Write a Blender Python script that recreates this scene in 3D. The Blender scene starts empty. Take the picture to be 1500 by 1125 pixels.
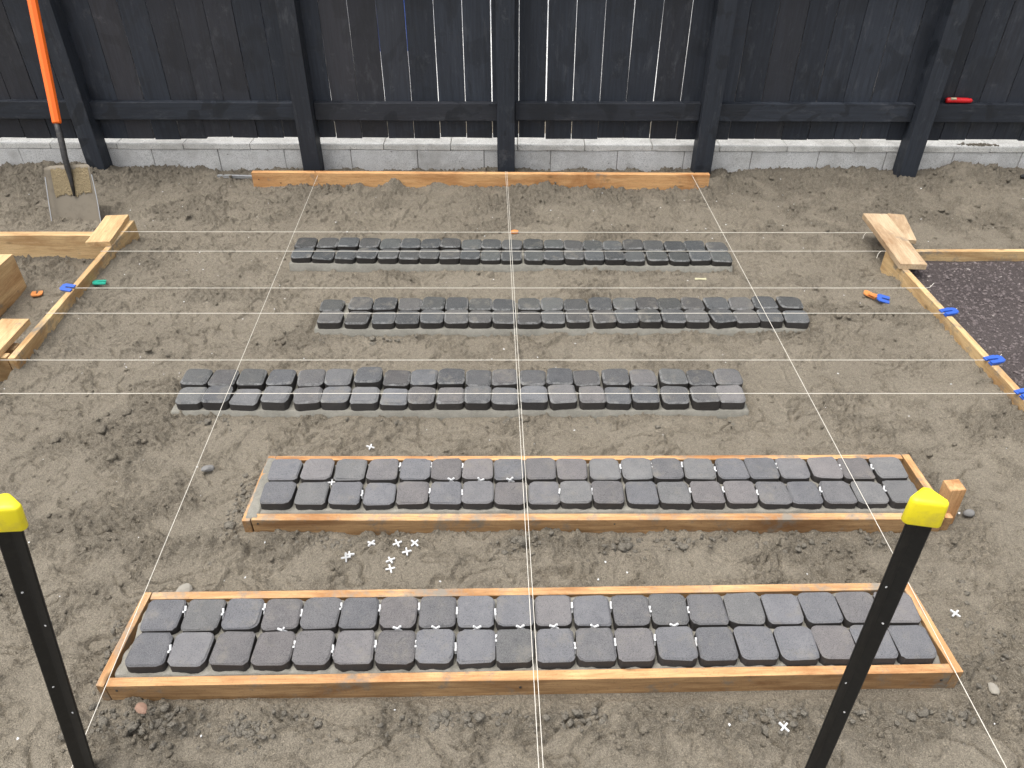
import bpy, bmesh, math, random
import numpy as np
from mathutils import Vector, Matrix, Euler
random.seed(7); RNG = np.random.default_rng(11)
R = math.radians
S = bpy.context.scene
COL = S.collection

# ------------------------------------------------------------------ camera
cam = bpy.data.cameras.new('camera'); cam_o = bpy.data.objects.new('camera', cam); COL.objects.link(cam_o)
cam.sensor_width = 36.0; cam.lens = 36.0 * 1120.0 / 1500.0; cam.clip_start = 0.05; cam.clip_end = 400
cam_o.location = (0, 0, 1.70); cam_o.rotation_euler = (R(90 - 36.8), 0, 0)
S.camera = cam_o
# ------------------------------------------------------------------ sky, sun, exposure (overcast)
SUN_EL, SUN_AZ = R(75), R(-105)          # azimuth measured from +Y towards +X
w = bpy.data.worlds.new('World'); S.world = w; w.use_nodes = True
nt = w.node_tree; nt.nodes.clear()
sky = nt.nodes.new('ShaderNodeTexSky'); sky.sky_type = 'NISHITA'; sky.sun_disc = False
sky.sun_elevation = SUN_EL; sky.sun_rotation = SUN_AZ; sky.dust_density = 4.0; sky.air_density = 1.0; sky.ozone_density = 1.0
hs = nt.nodes.new('ShaderNodeHueSaturation'); hs.inputs['Saturation'].default_value = 0.30
bg = nt.nodes.new('ShaderNodeBackground'); bg.inputs['Strength'].default_value = 0.15
wo = nt.nodes.new('ShaderNodeOutputWorld')
nt.links.new(sky.outputs[0], hs.inputs['Color']); nt.links.new(hs.outputs[0], bg.inputs['Color']); nt.links.new(bg.outputs[0], wo.inputs['Surface'])
sl = bpy.data.lights.new('sun', 'SUN'); sl.energy = 1.2; sl.angle = R(50); sl.color = (1.0, 0.97, 0.93)
so = bpy.data.objects.new('sun', sl); COL.objects.link(so)
sd = Vector((math.sin(SUN_AZ) * math.cos(SUN_EL), math.cos(SUN_AZ) * math.cos(SUN_EL), math.sin(SUN_EL)))
so.rotation_euler = sd.to_track_quat('Z', 'Y').to_euler(); so.location = (0, 6, 8)
S.view_settings.view_transform = 'Standard'; S.view_settings.look = 'None'
S.view_settings.exposure = 0.95; S.view_settings.gamma = 1.0; S.view_settings.use_curve_mapping = False

# ------------------------------------------------------------------ material helpers
class N:
    """thin wrapper round a node tree"""
    def __init__(s, name, rough=0.85, spec=0.3):
        s.m = bpy.data.materials.new(name); s.m.use_nodes = True; s.t = s.m.node_tree
        s.b = s.t.nodes['Principled BSDF']; s.b.inputs['Roughness'].default_value = rough
        s.b.inputs['Specular IOR Level'].default_value = spec
    def n(s, typ, **kw):
        x = s.t.nodes.new(typ)
        for k, v in kw.items():
            if k in x.inputs: x.inputs[k].default_value = v
            else: setattr(x, k, v)
        return x
    def l(s, a, b): s.t.links.new(a, b)
    def obj(s, rnd=True, scale=(1, 1, 1)):
        tc = s.n('ShaderNodeTexCoord'); out = tc.outputs['Object']
        if rnd:
            oi = s.n('ShaderNodeObjectInfo'); mu = s.n('ShaderNodeMath', operation='MULTIPLY'); mu.inputs[1].default_value = 37.0
            s.l(oi.outputs['Random'], mu.inputs[0])
            ad = s.n('ShaderNodeVectorMath', operation='ADD'); s.l(out, ad.inputs[0]); s.l(mu.outputs[0], ad.inputs[1]); out = ad.outputs[0]
        mp = s.n('ShaderNodeMapping'); mp.inputs['Scale'].default_value = scale; s.l(out, mp.inputs['Vector'])
        return mp.outputs[0]
    def geo(s):
        return s.n('ShaderNodeNewGeometry').outputs['Position']
    def noise(s, vec, scale, detail=4, rough=.6, dist=0.):
        x = s.n('ShaderNodeTexNoise'); x.inputs['Scale'].default_value = scale; x.inputs['Detail'].default_value = detail
        x.inputs['Roughness'].default_value = rough; x.inputs['Distortion'].default_value = dist; s.l(vec, x.inputs['Vector']); return x.outputs['Fac']
    def ramp(s, fac, a, b, ca=(0, 0, 0, 1), cb=(1, 1, 1, 1)):
        if a > b: a, b, ca, cb = b, a, cb, ca
        x = s.n('ShaderNodeValToRGB'); e = x.color_ramp.elements
        e[0].position = a; e[1].position = b; e[0].color = ca; e[1].color = cb; s.l(fac, x.inputs[0]); return x.outputs[0]
    def mix(s, fac, a, b, mode='MIX'):
        x = s.n('ShaderNodeMix', data_type='RGBA', blend_type=mode)
        for i, v in ((0, fac), (6, a), (7, b)):
            if hasattr(v, 'is_linked'): s.l(v, x.inputs[i])
            elif i == 0: x.inputs[0].default_value = v
            else: x.inputs[i].default_value = (*v, 1) if len(v) == 3 else v
        return x.outputs[2]
    def math(s, op, a, b=0.):
        x = s.n('ShaderNodeMath', operation=op)
        for i, v in enumerate((a, b)):
            if hasattr(v, 'is_linked'): s.l(v, x.inputs[i])
            else: x.inputs[i].default_value = v
        return x.outputs[0]
    def col(s, c):
        if hasattr(c, 'is_linked'): s.l(c, s.b.inputs['Base Color'])
        else: s.b.inputs['Base Color'].default_value = (*c, 1)
        return s
    def bump(s, h, strength=.4, dist=.002):
        x = s.n('ShaderNodeBump'); x.inputs['Strength'].default_value = strength; x.inputs['Distance'].default_value = dist
        s.l(h, x.inputs['Height']); s.l(x.outputs[0], s.b.inputs['Normal']); return s

def mat_soil(name, ca, cb, grain=1.0):
    k = N(name, .92, .22); p = k.geo()
    n1 = k.noise(p, 2.2, 5, .6); n2 = k.noise(p, 11, 5, .65); n3 = k.noise(p, 70, 4, .7); n5 = k.noise(p, 190, 3, .7); g = k.noise(p, 430, 2, .6)
    c = k.mix(k.ramp(n1, .35, .66), ca, cb)
    c = k.mix(k.math('MULTIPLY', k.ramp(n2, .38, .68), .35), c, tuple(v * .76 for v in ca))
    at = k.n('ShaderNodeAttribute'); at.attribute_name = 'damp'
    c = k.mix(k.math('MULTIPLY', at.outputs['Fac'], .60), c, tuple(v * .6 for v in ca))
    c = k.mix(k.math('MULTIPLY', k.ramp(n3, .3, .72), .45 * grain), c, tuple(v * .6 for v in ca))
    c = k.mix(k.math('MULTIPLY', k.ramp(g, .5, .68), .5), c, tuple(min(1, v * 1.55) for v in cb))
    c = k.mix(k.math('MULTIPLY', k.ramp(g, .45, .30), .55), c, tuple(v * .45 for v in ca))
    c = k.mix(k.math('MULTIPLY', k.ramp(n5, .42, .28), .7), c, tuple(v * .42 for v in ca)); c = k.mix(k.math('MULTIPLY', k.ramp(n5, .56, .72), .5), c, tuple(min(1, v * 1.5) for v in cb))
    vo = k.n('ShaderNodeTexVoronoi'); vo.inputs['Scale'].default_value = 95; k.l(p, vo.inputs['Vector'])
    sp = k.math('MULTIPLY', k.ramp(vo.outputs['Distance'], .12, .05), k.ramp(k.noise(p, 23, 2), .58, .66))
    c = k.mix(k.math('MULTIPLY', sp, .7), c, (.42, .39, .33))
    k.col(c)
    hgt = k.math('ADD', k.math('ADD', k.math('MULTIPLY', g, .35), k.math('MULTIPLY', n5, .8)), k.math('MULTIPLY', n3, 1.3))
    k.bump(hgt, .95, .013)
    return k.m

def mat_timber(name, ca, cb, dirt=.25, dirtc=(.20, .185, .155), streak=.9, stain=.75):
    k = N(name, .72, .25); v = k.obj(True, (1.4, 26, 26)); raw = k.obj(True, (1, 1, 1))
    g = k.noise(v, 3.0, 5, .6, .6); g2 = k.noise(v, 14, 3, .6)
    c = k.mix(k.ramp(g, .34, .66), ca, cb)
    c = k.mix(k.math('MULTIPLY', k.ramp(g2, .45, .75), streak * .5), c, tuple(x * .5 for x in ca))
    n = k.noise(k.obj(True, (.45, 1.6, 1.6)), 6, 6, .68, .5)
    c = k.mix(k.math('MULTIPLY', k.ramp(n, .46, .66), stain), c, tuple(x * y for x, y in zip(ca, (.55, .42, .33))))
    vo = k.n('ShaderNodeTexVoronoi'); vo.inputs['Scale'].default_value = 5.5
    mp = k.obj(True, (.8, 2, 2)); k.l(mp, vo.inputs['Vector'])
    c = k.mix(k.math('MULTIPLY', k.ramp(vo.outputs['Distance'], .10, .03), .75), c, tuple(x * .28 for x in ca))
    d = k.noise(raw, 9, 7, .72, .2)
    c = k.mix(k.math('MULTIPLY', k.ramp(d, .66 - dirt * .45, .74 - dirt * .3), .9), c, dirtc)
    fine = k.noise(raw, 160, 2, .7)
    c = k.mix(k.math('MULTIPLY', k.ramp(fine, .58, .7), .35), c, tuple(x * .4 for x in ca))
    k.col(c); k.bump(k.math('ADD', g2, k.math('MULTIPLY', d, .6)), .35, .003)
    return k.m

def mat_fence(name, base, tint, sc=(22, 22, 1.3), patch=.28):
    k = N(name, .62, .42); v = k.obj(True, sc); raw = k.obj(True)
    oi = k.n('ShaderNodeObjectInfo')
    g = k.noise(v, 3, 5, .65, .4); g2 = k.noise(v, 16, 3, .7)
    c = k.mix(k.ramp(g, .3, .7), tuple(x * .72 for x in base), tuple(x * 1.25 for x in base))
    c = k.mix(k.math('MULTIPLY', k.ramp(oi.outputs['Random'], .70, .95), .35), c, tint)
    hv = k.math('FRACT', k.math('MULTIPLY', oi.outputs['Random'], 7.31)); c = k.mix(1.0, c, k.ramp(hv, 0, 1, (.66, .67, .70, 1), (1.20, 1.18, 1.18, 1)), 'MULTIPLY')
    n = k.noise(raw, 4.2, 6, .7, .5)
    c = k.mix(k.math('MULTIPLY', k.ramp(n, .60, .78), .4), c, tint)
    n2 = k.noise(raw, 8, 8, .78, .2)
    c = k.mix(k.math('MULTIPLY', k.ramp(n2, .60, .74), .38), c, (.16, .158, .16))
    n6 = k.noise(k.obj(True, tuple(.25 * q_ + 2 for q_ in sc)), 2.2, 7, .75, .3)
    c = k.mix(k.math('MULTIPLY', k.ramp(n6, .56, .74), .40), c, (.115, .118, .125))
    n4 = k.noise(raw, 5.5, 3, .5, .8)
    c = k.mix(k.math('MULTIPLY', k.ramp(n4, .55, .58), patch), c, tuple(x * .45 for x in base))
    k.col(c)
    k.l(k.ramp(n4, .50, .62, (.66, .66, .66, 1), (.46, .46, .46, 1)), k.b.inputs['Roughness'])
    k.bump(k.math('ADD', g2, k.math('MULTIPLY', g, .6)), .3, .003)
    return k.m

def mat_paver(name='charcoal_paver', mud_shade=0.0, wear_light=1.0):
    k = N(name, .86, .28); raw = k.obj(True); oi = k.n('ShaderNodeObjectInfo')
    n = k.noise(raw, 22, 6, .7); g = k.noise(raw, 420, 2, .7); m = k.noise(raw, 90, 4, .7)
    c = k.mix(k.ramp(n, .32, .7), (.85, .85, .85), (1.12, 1.10, 1.07))
    c = k.mix(1.0, c, oi.outputs['Color'], 'MULTIPLY')
    if wear_light != 1: c = k.mix(k.ramp(k.noise(raw, 45, 4, .7), .38, .62), c, (wear_light, wear_light, wear_light * .98), 'MULTIPLY') if wear_light < 1 else k.mix(k.math('MULTIPLY', k.ramp(k.noise(raw, 45, 4, .7), .42, .62), .8), c, (.22, .22, .214))  # paler chamfer band: edge highlight painted in, broken up like wear
    c = k.mix(k.math('MULTIPLY', k.ramp(g, .52, .72), .55), c, (.20, .195, .19))
    c = k.mix(k.math('MULTIPLY', k.ramp(g, .46, .30), .6), c, (.02, .02, .02))
    c = k.mix(k.math('MULTIPLY', k.ramp(m, .64, .74), .5), c, (.03, .028, .026))
    d = k.noise(raw, 13, 7, .74)
    c = k.mix(k.math('MULTIPLY', k.ramp(d, .54, .74), .65), c, (.21, .192, .16))
    if mud_shade: c = k.mix(mud_shade, c, (.028, .023, .019))  # paver sides: brown mud darkened further, shade of the front faces painted in
    k.col(c); k.bump(k.math('ADD', k.math('MULTIPLY', g, .5), m), .6, .003)
    return k.m

def mat_mortar(name, ca, cb):
    k = N(name, .9, .25); p = k.geo()
    n = k.noise(p, 14, 6, .7); g = k.noise(p, 380, 2, .6); m = k.noise(p, 60, 4, .7)
    c = k.mix(k.ramp(n, .35, .68), ca, cb)
    c = k.mix(k.math('MULTIPLY', k.ramp(m, .35, .75), .4), c, tuple(x * .6 for x in ca))
    c = k.mix(k.math('MULTIPLY', k.ramp(g, .5, .7), .35), c, tuple(min(1, x * 1.4) for x in cb))
    k.col(c); k.bump(k.math('ADD', k.math('MULTIPLY', g, .4), m), .5, .004); return k.m

def mat_block(name, ca, cb):
    k = N(name, .93, .2); raw = k.obj(True); p = k.geo()
    n = k.noise(raw, 6, 6, .7); g = k.noise(p, 240, 3, .7); st = k.noise(p, 3.1, 6, .72)
    c = k.mix(k.ramp(n, .32, .7), ca, cb)
    c = k.mix(k.math('MULTIPLY', k.ramp(g, .5, .36), .75), c, tuple(x * .4 for x in ca))
    c = k.mix(k.math('MULTIPLY', k.ramp(st, .48, .70), .7), c, (.30, .285, .255))
    sp = k.noise(p, 38, 3, .6)
    c = k.mix(k.math('MULTIPLY', k.ramp(sp, .69, .73), .8), c, (.12, .105, .09))
    k.col(c); k.bump(g, .45, .004); return k.m

def mat_plain(name, c, rough=.5, spec=.5, metal=0., dirt=None, amt=.4, scale=30):
    k = N(name, rough, spec); k.b.inputs['Metallic'].default_value = metal
    if dirt is None: dirt = tuple(x * .6 for x in c)
    raw = k.obj(True); n = k.noise(raw, scale, 5, .7)
    k.col(k.mix(k.math('MULTIPLY', k.ramp(n, .5, .75), amt), c, dirt)); k.bump(n, .12, .002); return k.m

M = {}
M['soil'] = mat_soil('damp_sand', (.254, .220, .168), (.314, .274, .210))
M['clod'] = mat_soil('sand_clods', (.222, .192, .147), (.270, .236, .181))
M['crumb'] = mat_soil('mortar_crumbs', (.215, .193, .155), (.265, .240, .195))
M['gravel_base'] = mat_soil('dark_fines', (.085, .070, .068), (.120, .100, .095))
M['pine'] = mat_timber('pale_pine', (.54, .36, .175), (.70, .50, .27), .10)
M['pine_dirty'] = mat_timber('muddy_pine', (.54, .36, .17), (.70, .50, .26), .32)
M['orange'] = mat_timber('orange_pine', (.48, .255, .110), (.69, .42, .20), .24)
M['orange_dirty'] = mat_timber('orange_pine_smeared', (.47, .26, .115), (.66, .41, .20), .40, (.235, .22, .185))
M['grey_pine'] = mat_timber('weathered_pine', (.48, .35, .215), (.60, .46, .30), .12)
M['plank'] = mat_timber('bright_orange_pine', (.62, .33, .135), (.76, .455, .21), .16)
M['board_side'] = mat_timber('brown_shaded_board_side', (.27, .155, .070), (.43, .265, .125), .30, (.17, .152, .122))  # brown sides, with the dimmer light on upright faces put into the colour
M['fence'] = mat_fence('black_stain', (.027, .0325, .0425), (.052, .044, .042))
M['post'] = mat_fence('black_stain_post', (.026, .0315, .041), (.040, .038, .040), (1.3, 22, 22), .6)
M['paver'] = mat_paver(); M['paver_side'] = mat_paver('muddy_shaded_paver_side', .8); M['paver_edge_light'] = mat_paver('worn_highlit_arris', 0, 1.5)
M['mortar'] = mat_mortar('dry_mortar', (.19, .181, .152), (.265, .252, .214))
M['mortar_wet'] = mat_mortar('wet_mortar', (.205, .193, .162), (.280, .264, .224))
M['block'] = mat_block('grey_block', (.60, .59, .565), (.72, .71, .68))
M['cap'] = mat_block('pale_cap', (.62, .605, .56), (.78, .765, .71))
M['string'] = mat_plain('cotton_string', (.74, .70, .61), .9, .2, 0, (.50, .44, .35), .4, 200)
M['white'] = mat_plain('white_plastic', (.66, .66, .65), .45, .5, 0, (.55, .53, .49), .5, 200)
M['blue'] = mat_plain('blue_plastic', (.035, .11, .47), .4, .5, 0, (.06, .10, .25), .4, 90)
M['green'] = mat_plain('green_plastic', (.02, .36, .25), .4, .5, 0, (.08, .22, .17), .4, 90)
M['orangep'] = mat_plain('orange_plastic', (.72, .27, .08), .45, .5, 0, (.45, .24, .12), .5, 90)
M['handle'] = mat_plain('orange_fibreglass', (.90, .155, .012), .5, .45, 0, (.60, .12, .03), .25, 12)
M['yellow'] = mat_plain('yellow_plastic', (.88, .74, .020), .42, .45, 0, (.58, .46, .07), .55, 45)
M['picket'] = mat_plain('black_bitumen', (.006, .0065, .007), .48, .4, 0, (.035, .032, .028), .3, 60)
M['steel_dark'] = mat_plain('dirty_dark_steel', (.030, .029, .029), .5, .5, .2, (.12, .105, .085), .8, 60)
M['blade'] = mat_plain('sandy_steel', (.20, .172, .13), .65, .35, .1, (.125, .105, .08), .95, 11)
M['dry_sand'] = mat_soil('dried_sand_cake', (.32, .25, .145), (.42, .335, .20))
M['alu'] = mat_plain('aluminium', (.55, .56, .57), .4, .5, .7, (.35, .33, .30), .4, 30)
M['red'] = mat_plain('red_plastic', (.62, .012, .016), .35, .5, 0, (.40, .02, .02), .3, 60)
M['dark'] = mat_plain('black_plastic', (.018, .018, .018), .5, .4)
M['lime'] = mat_plain('lime_plastic', (.62, .80, .03), .4, .5)
M['yellowbit'] = mat_plain('yellow_scrap', (.46, .43, .28), .6, .3)
M['concrete'] = mat_block('pale_concrete', (.66, .655, .64), (.78, .775, .76))
M['wallpaint'] = mat_plain('white_paint', (.80, .80, .79), .7, .3, 0, (.72, .71, .69), .4, 3)

# ------------------------------------------------------------------ object helpers
def tag(o, label=None, cat=None, group=None, kind=None):
    for k, v in (('label', label), ('category', cat), ('group', group), ('kind', kind)):
        if v: o[k] = v
    return o
def link(name, me, mat=None, parent=None, loc=(0, 0, 0), rot=(0, 0, 0), smooth=False):
    o = bpy.data.objects.new(name, me); COL.objects.link(o)
    if mat and not me.materials: me.materials.append(M[mat])
    o.parent = parent; o.location = loc; o.rotation_euler = rot
    if smooth: me.polygons.foreach_set('use_smooth', [True] * len(me.polygons))
    return o
def thing(name, label, cat, loc=(0, 0, 0), rot=(0, 0, 0), group=None):
    o = bpy.data.objects.new(name, None); COL.objects.link(o); o.empty_display_size = .05
    o.location = loc; o.rotation_euler = rot
    return tag(o, label, cat, group)
def mesh(name, v, f):
    me = bpy.data.meshes.new(name); me.from_pydata([tuple(p) for p in v], [], f); me.update(); return me
def bm_mesh(name, bm):
    bmesh.ops.recalc_face_normals(bm, faces=bm.faces)
    me = bpy.data.meshes.new(name); bm.to_mesh(me); bm.free(); return me
def board(name, L, W, H, bev=.0025, seg=1, warp=0.0, seed=0, chip=0.0):
    """box along local X, centred, bevelled, sliced along its length and slightly warped"""
    bm = bmesh.new(); bmesh.ops.create_cube(bm, size=1)
    bmesh.ops.scale(bm, vec=(L, W, H), verts=bm.verts)
    if seg > 1:
        for i in range(1, seg):
            x = -L / 2 + L * i / seg
            bmesh.ops.bisect_plane(bm, geom=bm.verts[:] + bm.edges[:] + bm.faces[:], plane_co=(x, 0, 0), plane_no=(1, 0, 0))
    es = [e for e in bm.edges if len(e.link_faces) == 2 and e.calc_face_angle(0) > .8]
    bmesh.ops.bevel(bm, geom=es, offset=bev, segments=2, profile=.6, affect='EDGES')
    rr = random.Random(seed); a, b, c = rr.uniform(0, 6), rr.uniform(0, 6), rr.uniform(0, 6)
    for v in bm.verts:
        t = v.co.x / max(L, .01)
        v.co.y += warp * math.sin(2.4 * t + a); v.co.z += warp * .7 * math.sin(2.9 * t + b)
        if chip: v.co += Vector((rr.gauss(0, chip), rr.gauss(0, chip), rr.gauss(0, chip)))
    return bm_mesh(name, bm)
def prism(name, pts, z0, z1, bev=0.0):
    bm = bmesh.new(); vs = [bm.verts.new((x, y, z0)) for x, y in pts]; f = bm.faces.new(vs)
    r = bmesh.ops.extrude_face_region(bm, geom=[f]); bmesh.ops.translate(bm, vec=(0, 0, z1 - z0), verts=[v for v in r['geom'] if isinstance(v, bmesh.types.BMVert)])
    if bev: bmesh.ops.bevel(bm, geom=bm.edges[:], offset=bev, segments=2, affect='EDGES', clamp_overlap=True)
    return bm_mesh(name, bm)
def tube(name, pts, rad, n=6):
    pts = [Vector(p) for p in pts]; v = []; f = []
    rad = rad if hasattr(rad, '__len__') else [rad] * len(pts)
    for i, p in enumerate(pts):
        d = (pts[min(i + 1, len(pts) - 1)] - pts[max(i - 1, 0)]).normalized()
        u = d.cross(Vector((0, 0, 1)));
        if u.length < 1e-3: u = d.cross(Vector((1, 0, 0)))
        u.normalize(); q = d.cross(u)
        for k in range(n):
            a = 2 * math.pi * k / n; v.append(p + (u * math.cos(a) + q * math.sin(a)) * rad[i])
    for i in range(len(pts) - 1):
        for k in range(n): f.append((i * n + k, i * n + (k + 1) % n, (i + 1) * n + (k + 1) % n, (i + 1) * n + k))
    f.append(tuple(range(n - 1, -1, -1))); f.append(tuple(range((len(pts) - 1) * n, len(pts) * n)))
    return mesh(name, v, f)

# ------------------------------------------------------------------ numpy noise
PERM = RNG.permutation(512); ANG = RNG.uniform(0, 2 * np.pi, 512); GX, GY = np.cos(ANG), np.sin(ANG)
def perlin(x, y, s, seed=0):
    x = x / s + seed * 17.31; y = y / s - seed * 9.77
    xi = np.floor(x).astype(np.int32); yi = np.floor(y).astype(np.int32); xf = x - xi; yf = y - yi
    u = xf * xf * xf * (xf * (xf * 6 - 15) + 10); v = yf * yf * yf * (yf * (yf * 6 - 15) + 10)
    def g(i, j):
        h = PERM[(PERM[(xi + i) & 511] + yi + j) & 511]; return GX[h] * (xf - i) + GY[h] * (yf - j)
    a, b, c, d = g(0, 0), g(1, 0), g(0, 1), g(1, 1)
    return ((a * (1 - u) + b * u) * (1 - v) + (c * (1 - u) + d * u) * v) * 1.5
def worley(x, y, s, seed=0):
    x = x / s + seed * 13.7; y = y / s + seed * 5.1
    xi = np.floor(x).astype(np.int32); yi = np.floor(y).astype(np.int32); best = np.full(x.shape, 9.0); idv = np.zeros(x.shape)
    for i in (-1, 0, 1):
        for j in (-1, 0, 1):
            h = PERM[(PERM[(xi + i) & 511] + yi + j) & 511]; h2 = PERM[(h + 91) & 511]
            d = (xi + i + h / 512. - x) ** 2 + (yi + j + h2 / 512. - y) ** 2
            m = d < best; best = np.where(m, d, best); idv = np.where(m, PERM[(h + h2) & 511] / 512., idv)
    return np.sqrt(best), idv
def sstep(a, b, t):
    t = np.clip((t - a) / (b - a), 0, 1); return t * t * (3 - 2 * t)
def gauss(x, y, cx, cy, sx, sy): return np.exp(-((x - cx) / sx) ** 2 - ((y - cy) / sy) ** 2)

# ------------------------------------------------------------------ ground: one sheet, fine where the site is
FENCE_Y, FENCE_ROT = 4.35, -0.012
def wall_face(x): return 4.352 - 0.012 * x
xs = np.concatenate([[-60, -30, -15, -8, -5, -4], np.arange(-3.25, 3.2501, .0050), [4, 5, 8, 15, 30, 60]])
ys = [.55]
while ys[-1] < 4.62: ys.append(ys[-1] + .0033 + .0012 * (ys[-1] - .55))
ys = np.concatenate([[-60, -30, -12, -5, -2, -.6, .1, .4], ys, [4.9, 5.6, 7, 12, 30, 60]])
X, Y = np.meshgrid(xs, ys)
def height(X, Y):
    wx = X + .05 * perlin(X, Y, .17, 1) + .02 * perlin(X, Y, .06, 2); wy = Y + .05 * perlin(X, Y, .17, 3) + .02 * perlin(X, Y, .06, 4)
    h = .010 * perlin(X, Y, .95, 5) + .007 * perlin(X, Y, .36, 6) + .0045 * perlin(wx, wy, .16, 7)
    c = perlin(X, Y, .42, 8) + .7 * perlin(wx, wy, .15, 9) + .35 * perlin(X, Y, .05, 10)
    bias = np.zeros_like(X)
    for (x0, x1, yy, sy, a) in ((-1.0, 1.1, .955, .06, .75), (-.8, 1.3, 1.49, .05, .55), (-1.2, .9, 2.055, .05, .3), (-.8, 1.25, 2.57, .04, .3), (-1.05, 1.05, 3.12, .04, .25)):
        ex = np.clip(np.maximum(x0 - X, X - x1), 0, None)
        bias += a * np.exp(-((Y - yy) / sy) ** 2 - (ex / .08) ** 2)
    bias += .55 * np.exp(-((Y - 4.22) / .16) ** 2) + .5 * gauss(X, Y, -2.35, 3.72, .25, .12)
    bias += .5 * gauss(X, Y, 1.32, 1.25, .14, .4) + .4 * gauss(X, Y, 1.15, 2.45, .15, .5) + .35 * gauss(X, Y, -1.0, 1.8, .12, .3) + .4 * gauss(X, Y, 1.95, 3.75, .5, .12)
    bias += .30 * sstep(3.35, 3.8, Y)
    crumb = sstep(.16, .68, c + bias)
    # torn ledges in the trampled damp sand
    led = np.zeros_like(X)
    for s, a, sd, lv in ((.24, .015, 20, .05), (.13, .013, 21, .0), (.075, .011, 22, .1), (.048, .008, 23, .05)):
        t = perlin(wx, wy * 1.35, s, sd) + .22 * perlin(X, Y, s * .2, sd + 5); msk = sstep(.05, .33, perlin(X, Y, s * 2.3, sd + 9) + .3 * bias)
        led += a * msk * sstep(lv - .012, lv + .012, t) * (1 - sstep(lv, lv + .32, t))
    # thin cracks along zero lines
    for s, a, sd, wdt in ((.19, .017, 40, .034), (.10, .014, 43, .060), (.13, .015, 46, .046)):
        tk = perlin(wx, wy * 1.7, s, sd) + .12 * perlin(X, Y, s * .25, sd + 1); mk = sstep(.18, .40, perlin(X, Y, s * 1.6, sd + 2) + .12 * perlin(X, Y, .03, sd + 3))
        led -= a * mk * np.exp(-(tk / wdt) ** 2)
    w1, i1 = worley(wx, wy, .036, 3); w2, i2 = worley(X, Y, .017, 4)
    lumps = crumb * (.024 * np.clip(.55 - w1, 0, 1) * (i1 > .45) + .014 * np.clip(.6 - w2, 0, 1) * (i2 > .3))
    h += led + lumps + (.0022 + .0046 * crumb) * perlin(X, Y, .024, 12) + (.0016 + .0032 * crumb) * perlin(X, Y, .0125, 13)
    return h, crumb
Hh, CR = height(X, Y)
# footprints and trowel marks: shallow flats with a pushed-up rim
fr = np.random.default_rng(5)
for _ in range(110):
    cx, cy = fr.uniform(-2.9, 2.9), fr.uniform(.6, 4.2); a = fr.normal(.3, .9); L, Wd = fr.uniform(.09, .15), fr.uniform(.04, .055)
    i0, i1 = np.searchsorted(xs, (cx - .25, cx + .25)); j0, j1 = np.searchsorted(ys, (cy - .25, cy + .25))
    if i1 - i0 < 3 or j1 - j0 < 3: continue
    px, py = X[j0:j1, i0:i1] - cx, Y[j0:j1, i0:i1] - cy
    u = px * math.sin(a) + py * math.cos(a); v = px * math.cos(a) - py * math.sin(a)
    r = np.sqrt((u / L) ** 2 + (v / (Wd * (1 - .25 * np.sin(u / L * 1.5)))) ** 2) + .12 * perlin(px + cx, py + cy, .045, 33)
    k = 1 - sstep(.78, 1.0, r); dep = fr.uniform(.003, .008)
    blk = Hh[j0:j1, i0:i1]; flat = np.median(blk) - dep
    Hh[j0:j1, i0:i1] = blk * (1 - .8 * k) + (flat + .25 * (blk - np.median(blk))) * .8 * k + dep * .75 * np.exp(-((r - 1.1) / .13) ** 2) * sstep(-.2, .3, perlin(px + cx, py + cy, .08, 34))
    CR[j0:j1, i0:i1] *= 1 - .7 * k
# heaps along the block wall
yw = wall_face(X)
foot = np.exp(-((Y - yw + .02) / .13) ** 2)
Hh += foot * (.014 + .016 * perlin(X, Y, .3, 51) + .008 * perlin(X, Y, .09, 52))
for cx, cy, sx, sy, a in ((2.62, 4.22, .19, .13, .078), (1.72, 4.22, .18, .10, .038), (2.75, 3.95, .35, .12, .032), (-2.62, 4.25, .3, .13, .05), (-1.8, 4.22, .2, .1, .012), (2.27, 4.17, .12, .06, .02),
                          (-.66, 4.10, .05, .03, .050), (-.40, 4.095, .06, .025, .042), (.18, 4.075, .05, .02, .040), (-2.36, 3.80, .16, .1, .03), (-.18, 1.43, .06, .05, .014), (-.85, 4.09, .05, .03, .02)):
    Hh += a * gauss(X, Y, cx, cy, sx, sy) * (1 + .35 * perlin(X, Y, .05, 55))
Hh += .056 * np.exp(-np.clip(1.70 - X + .034 * (3.15 - Y) , 0, None) / .13) * sstep(.9, 1.5, Y) * (1 - sstep(2.95, 3.2, Y)) * (X < 1.80)
Hh += .050 * np.exp(-np.clip(X + 1.84, 0, None) / .10) * sstep(1.9, 2.3, Y) * (1 - sstep(3.25, 3.5, Y)) * (X > -1.86)
# level under the strips, the bins and far from the site
def box_mask(x0, x1, y0, y1, s=.03): return sstep(-s, 0, np.minimum(np.minimum(X - x0, x1 - X), np.minimum(Y - y0, y1 - Y)))
for b in ((-.97, 1.08, 1.03, 1.28), (-.78, 1.25, 1.57, 1.80), (-1.19, .83, 2.11, 2.28), (-.81, 1.22, 2.63, 2.81), (-1.03, 1.03, 3.17, 3.37)):
    m = box_mask(*b); Hh = Hh * (1 - m) - .012 * m
Hh -= .045 * box_mask(-3.4, -1.86, 1.0, 3.30, .02)
m = box_mask(1.745, 3.4, 1.0, 3.13, .01); Hh = Hh * (1 - m) + (.050 + .006 * perlin(X, Y, .3, 60) - .012 * gauss(X, Y, 1.98, 2.82, .12, .06)) * m
far = 1 - box_mask(-3.2, 3.2, .6, 5.2, .4); Hh = Hh * (1 - far)
behind = sstep(4.45, 4.5, Y); Hh = Hh * (1 - behind) - .02 * behind
ny, nx = X.shape
co = np.stack([X, Y, Hh], -1).reshape(-1, 3).astype(np.float32)
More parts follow.
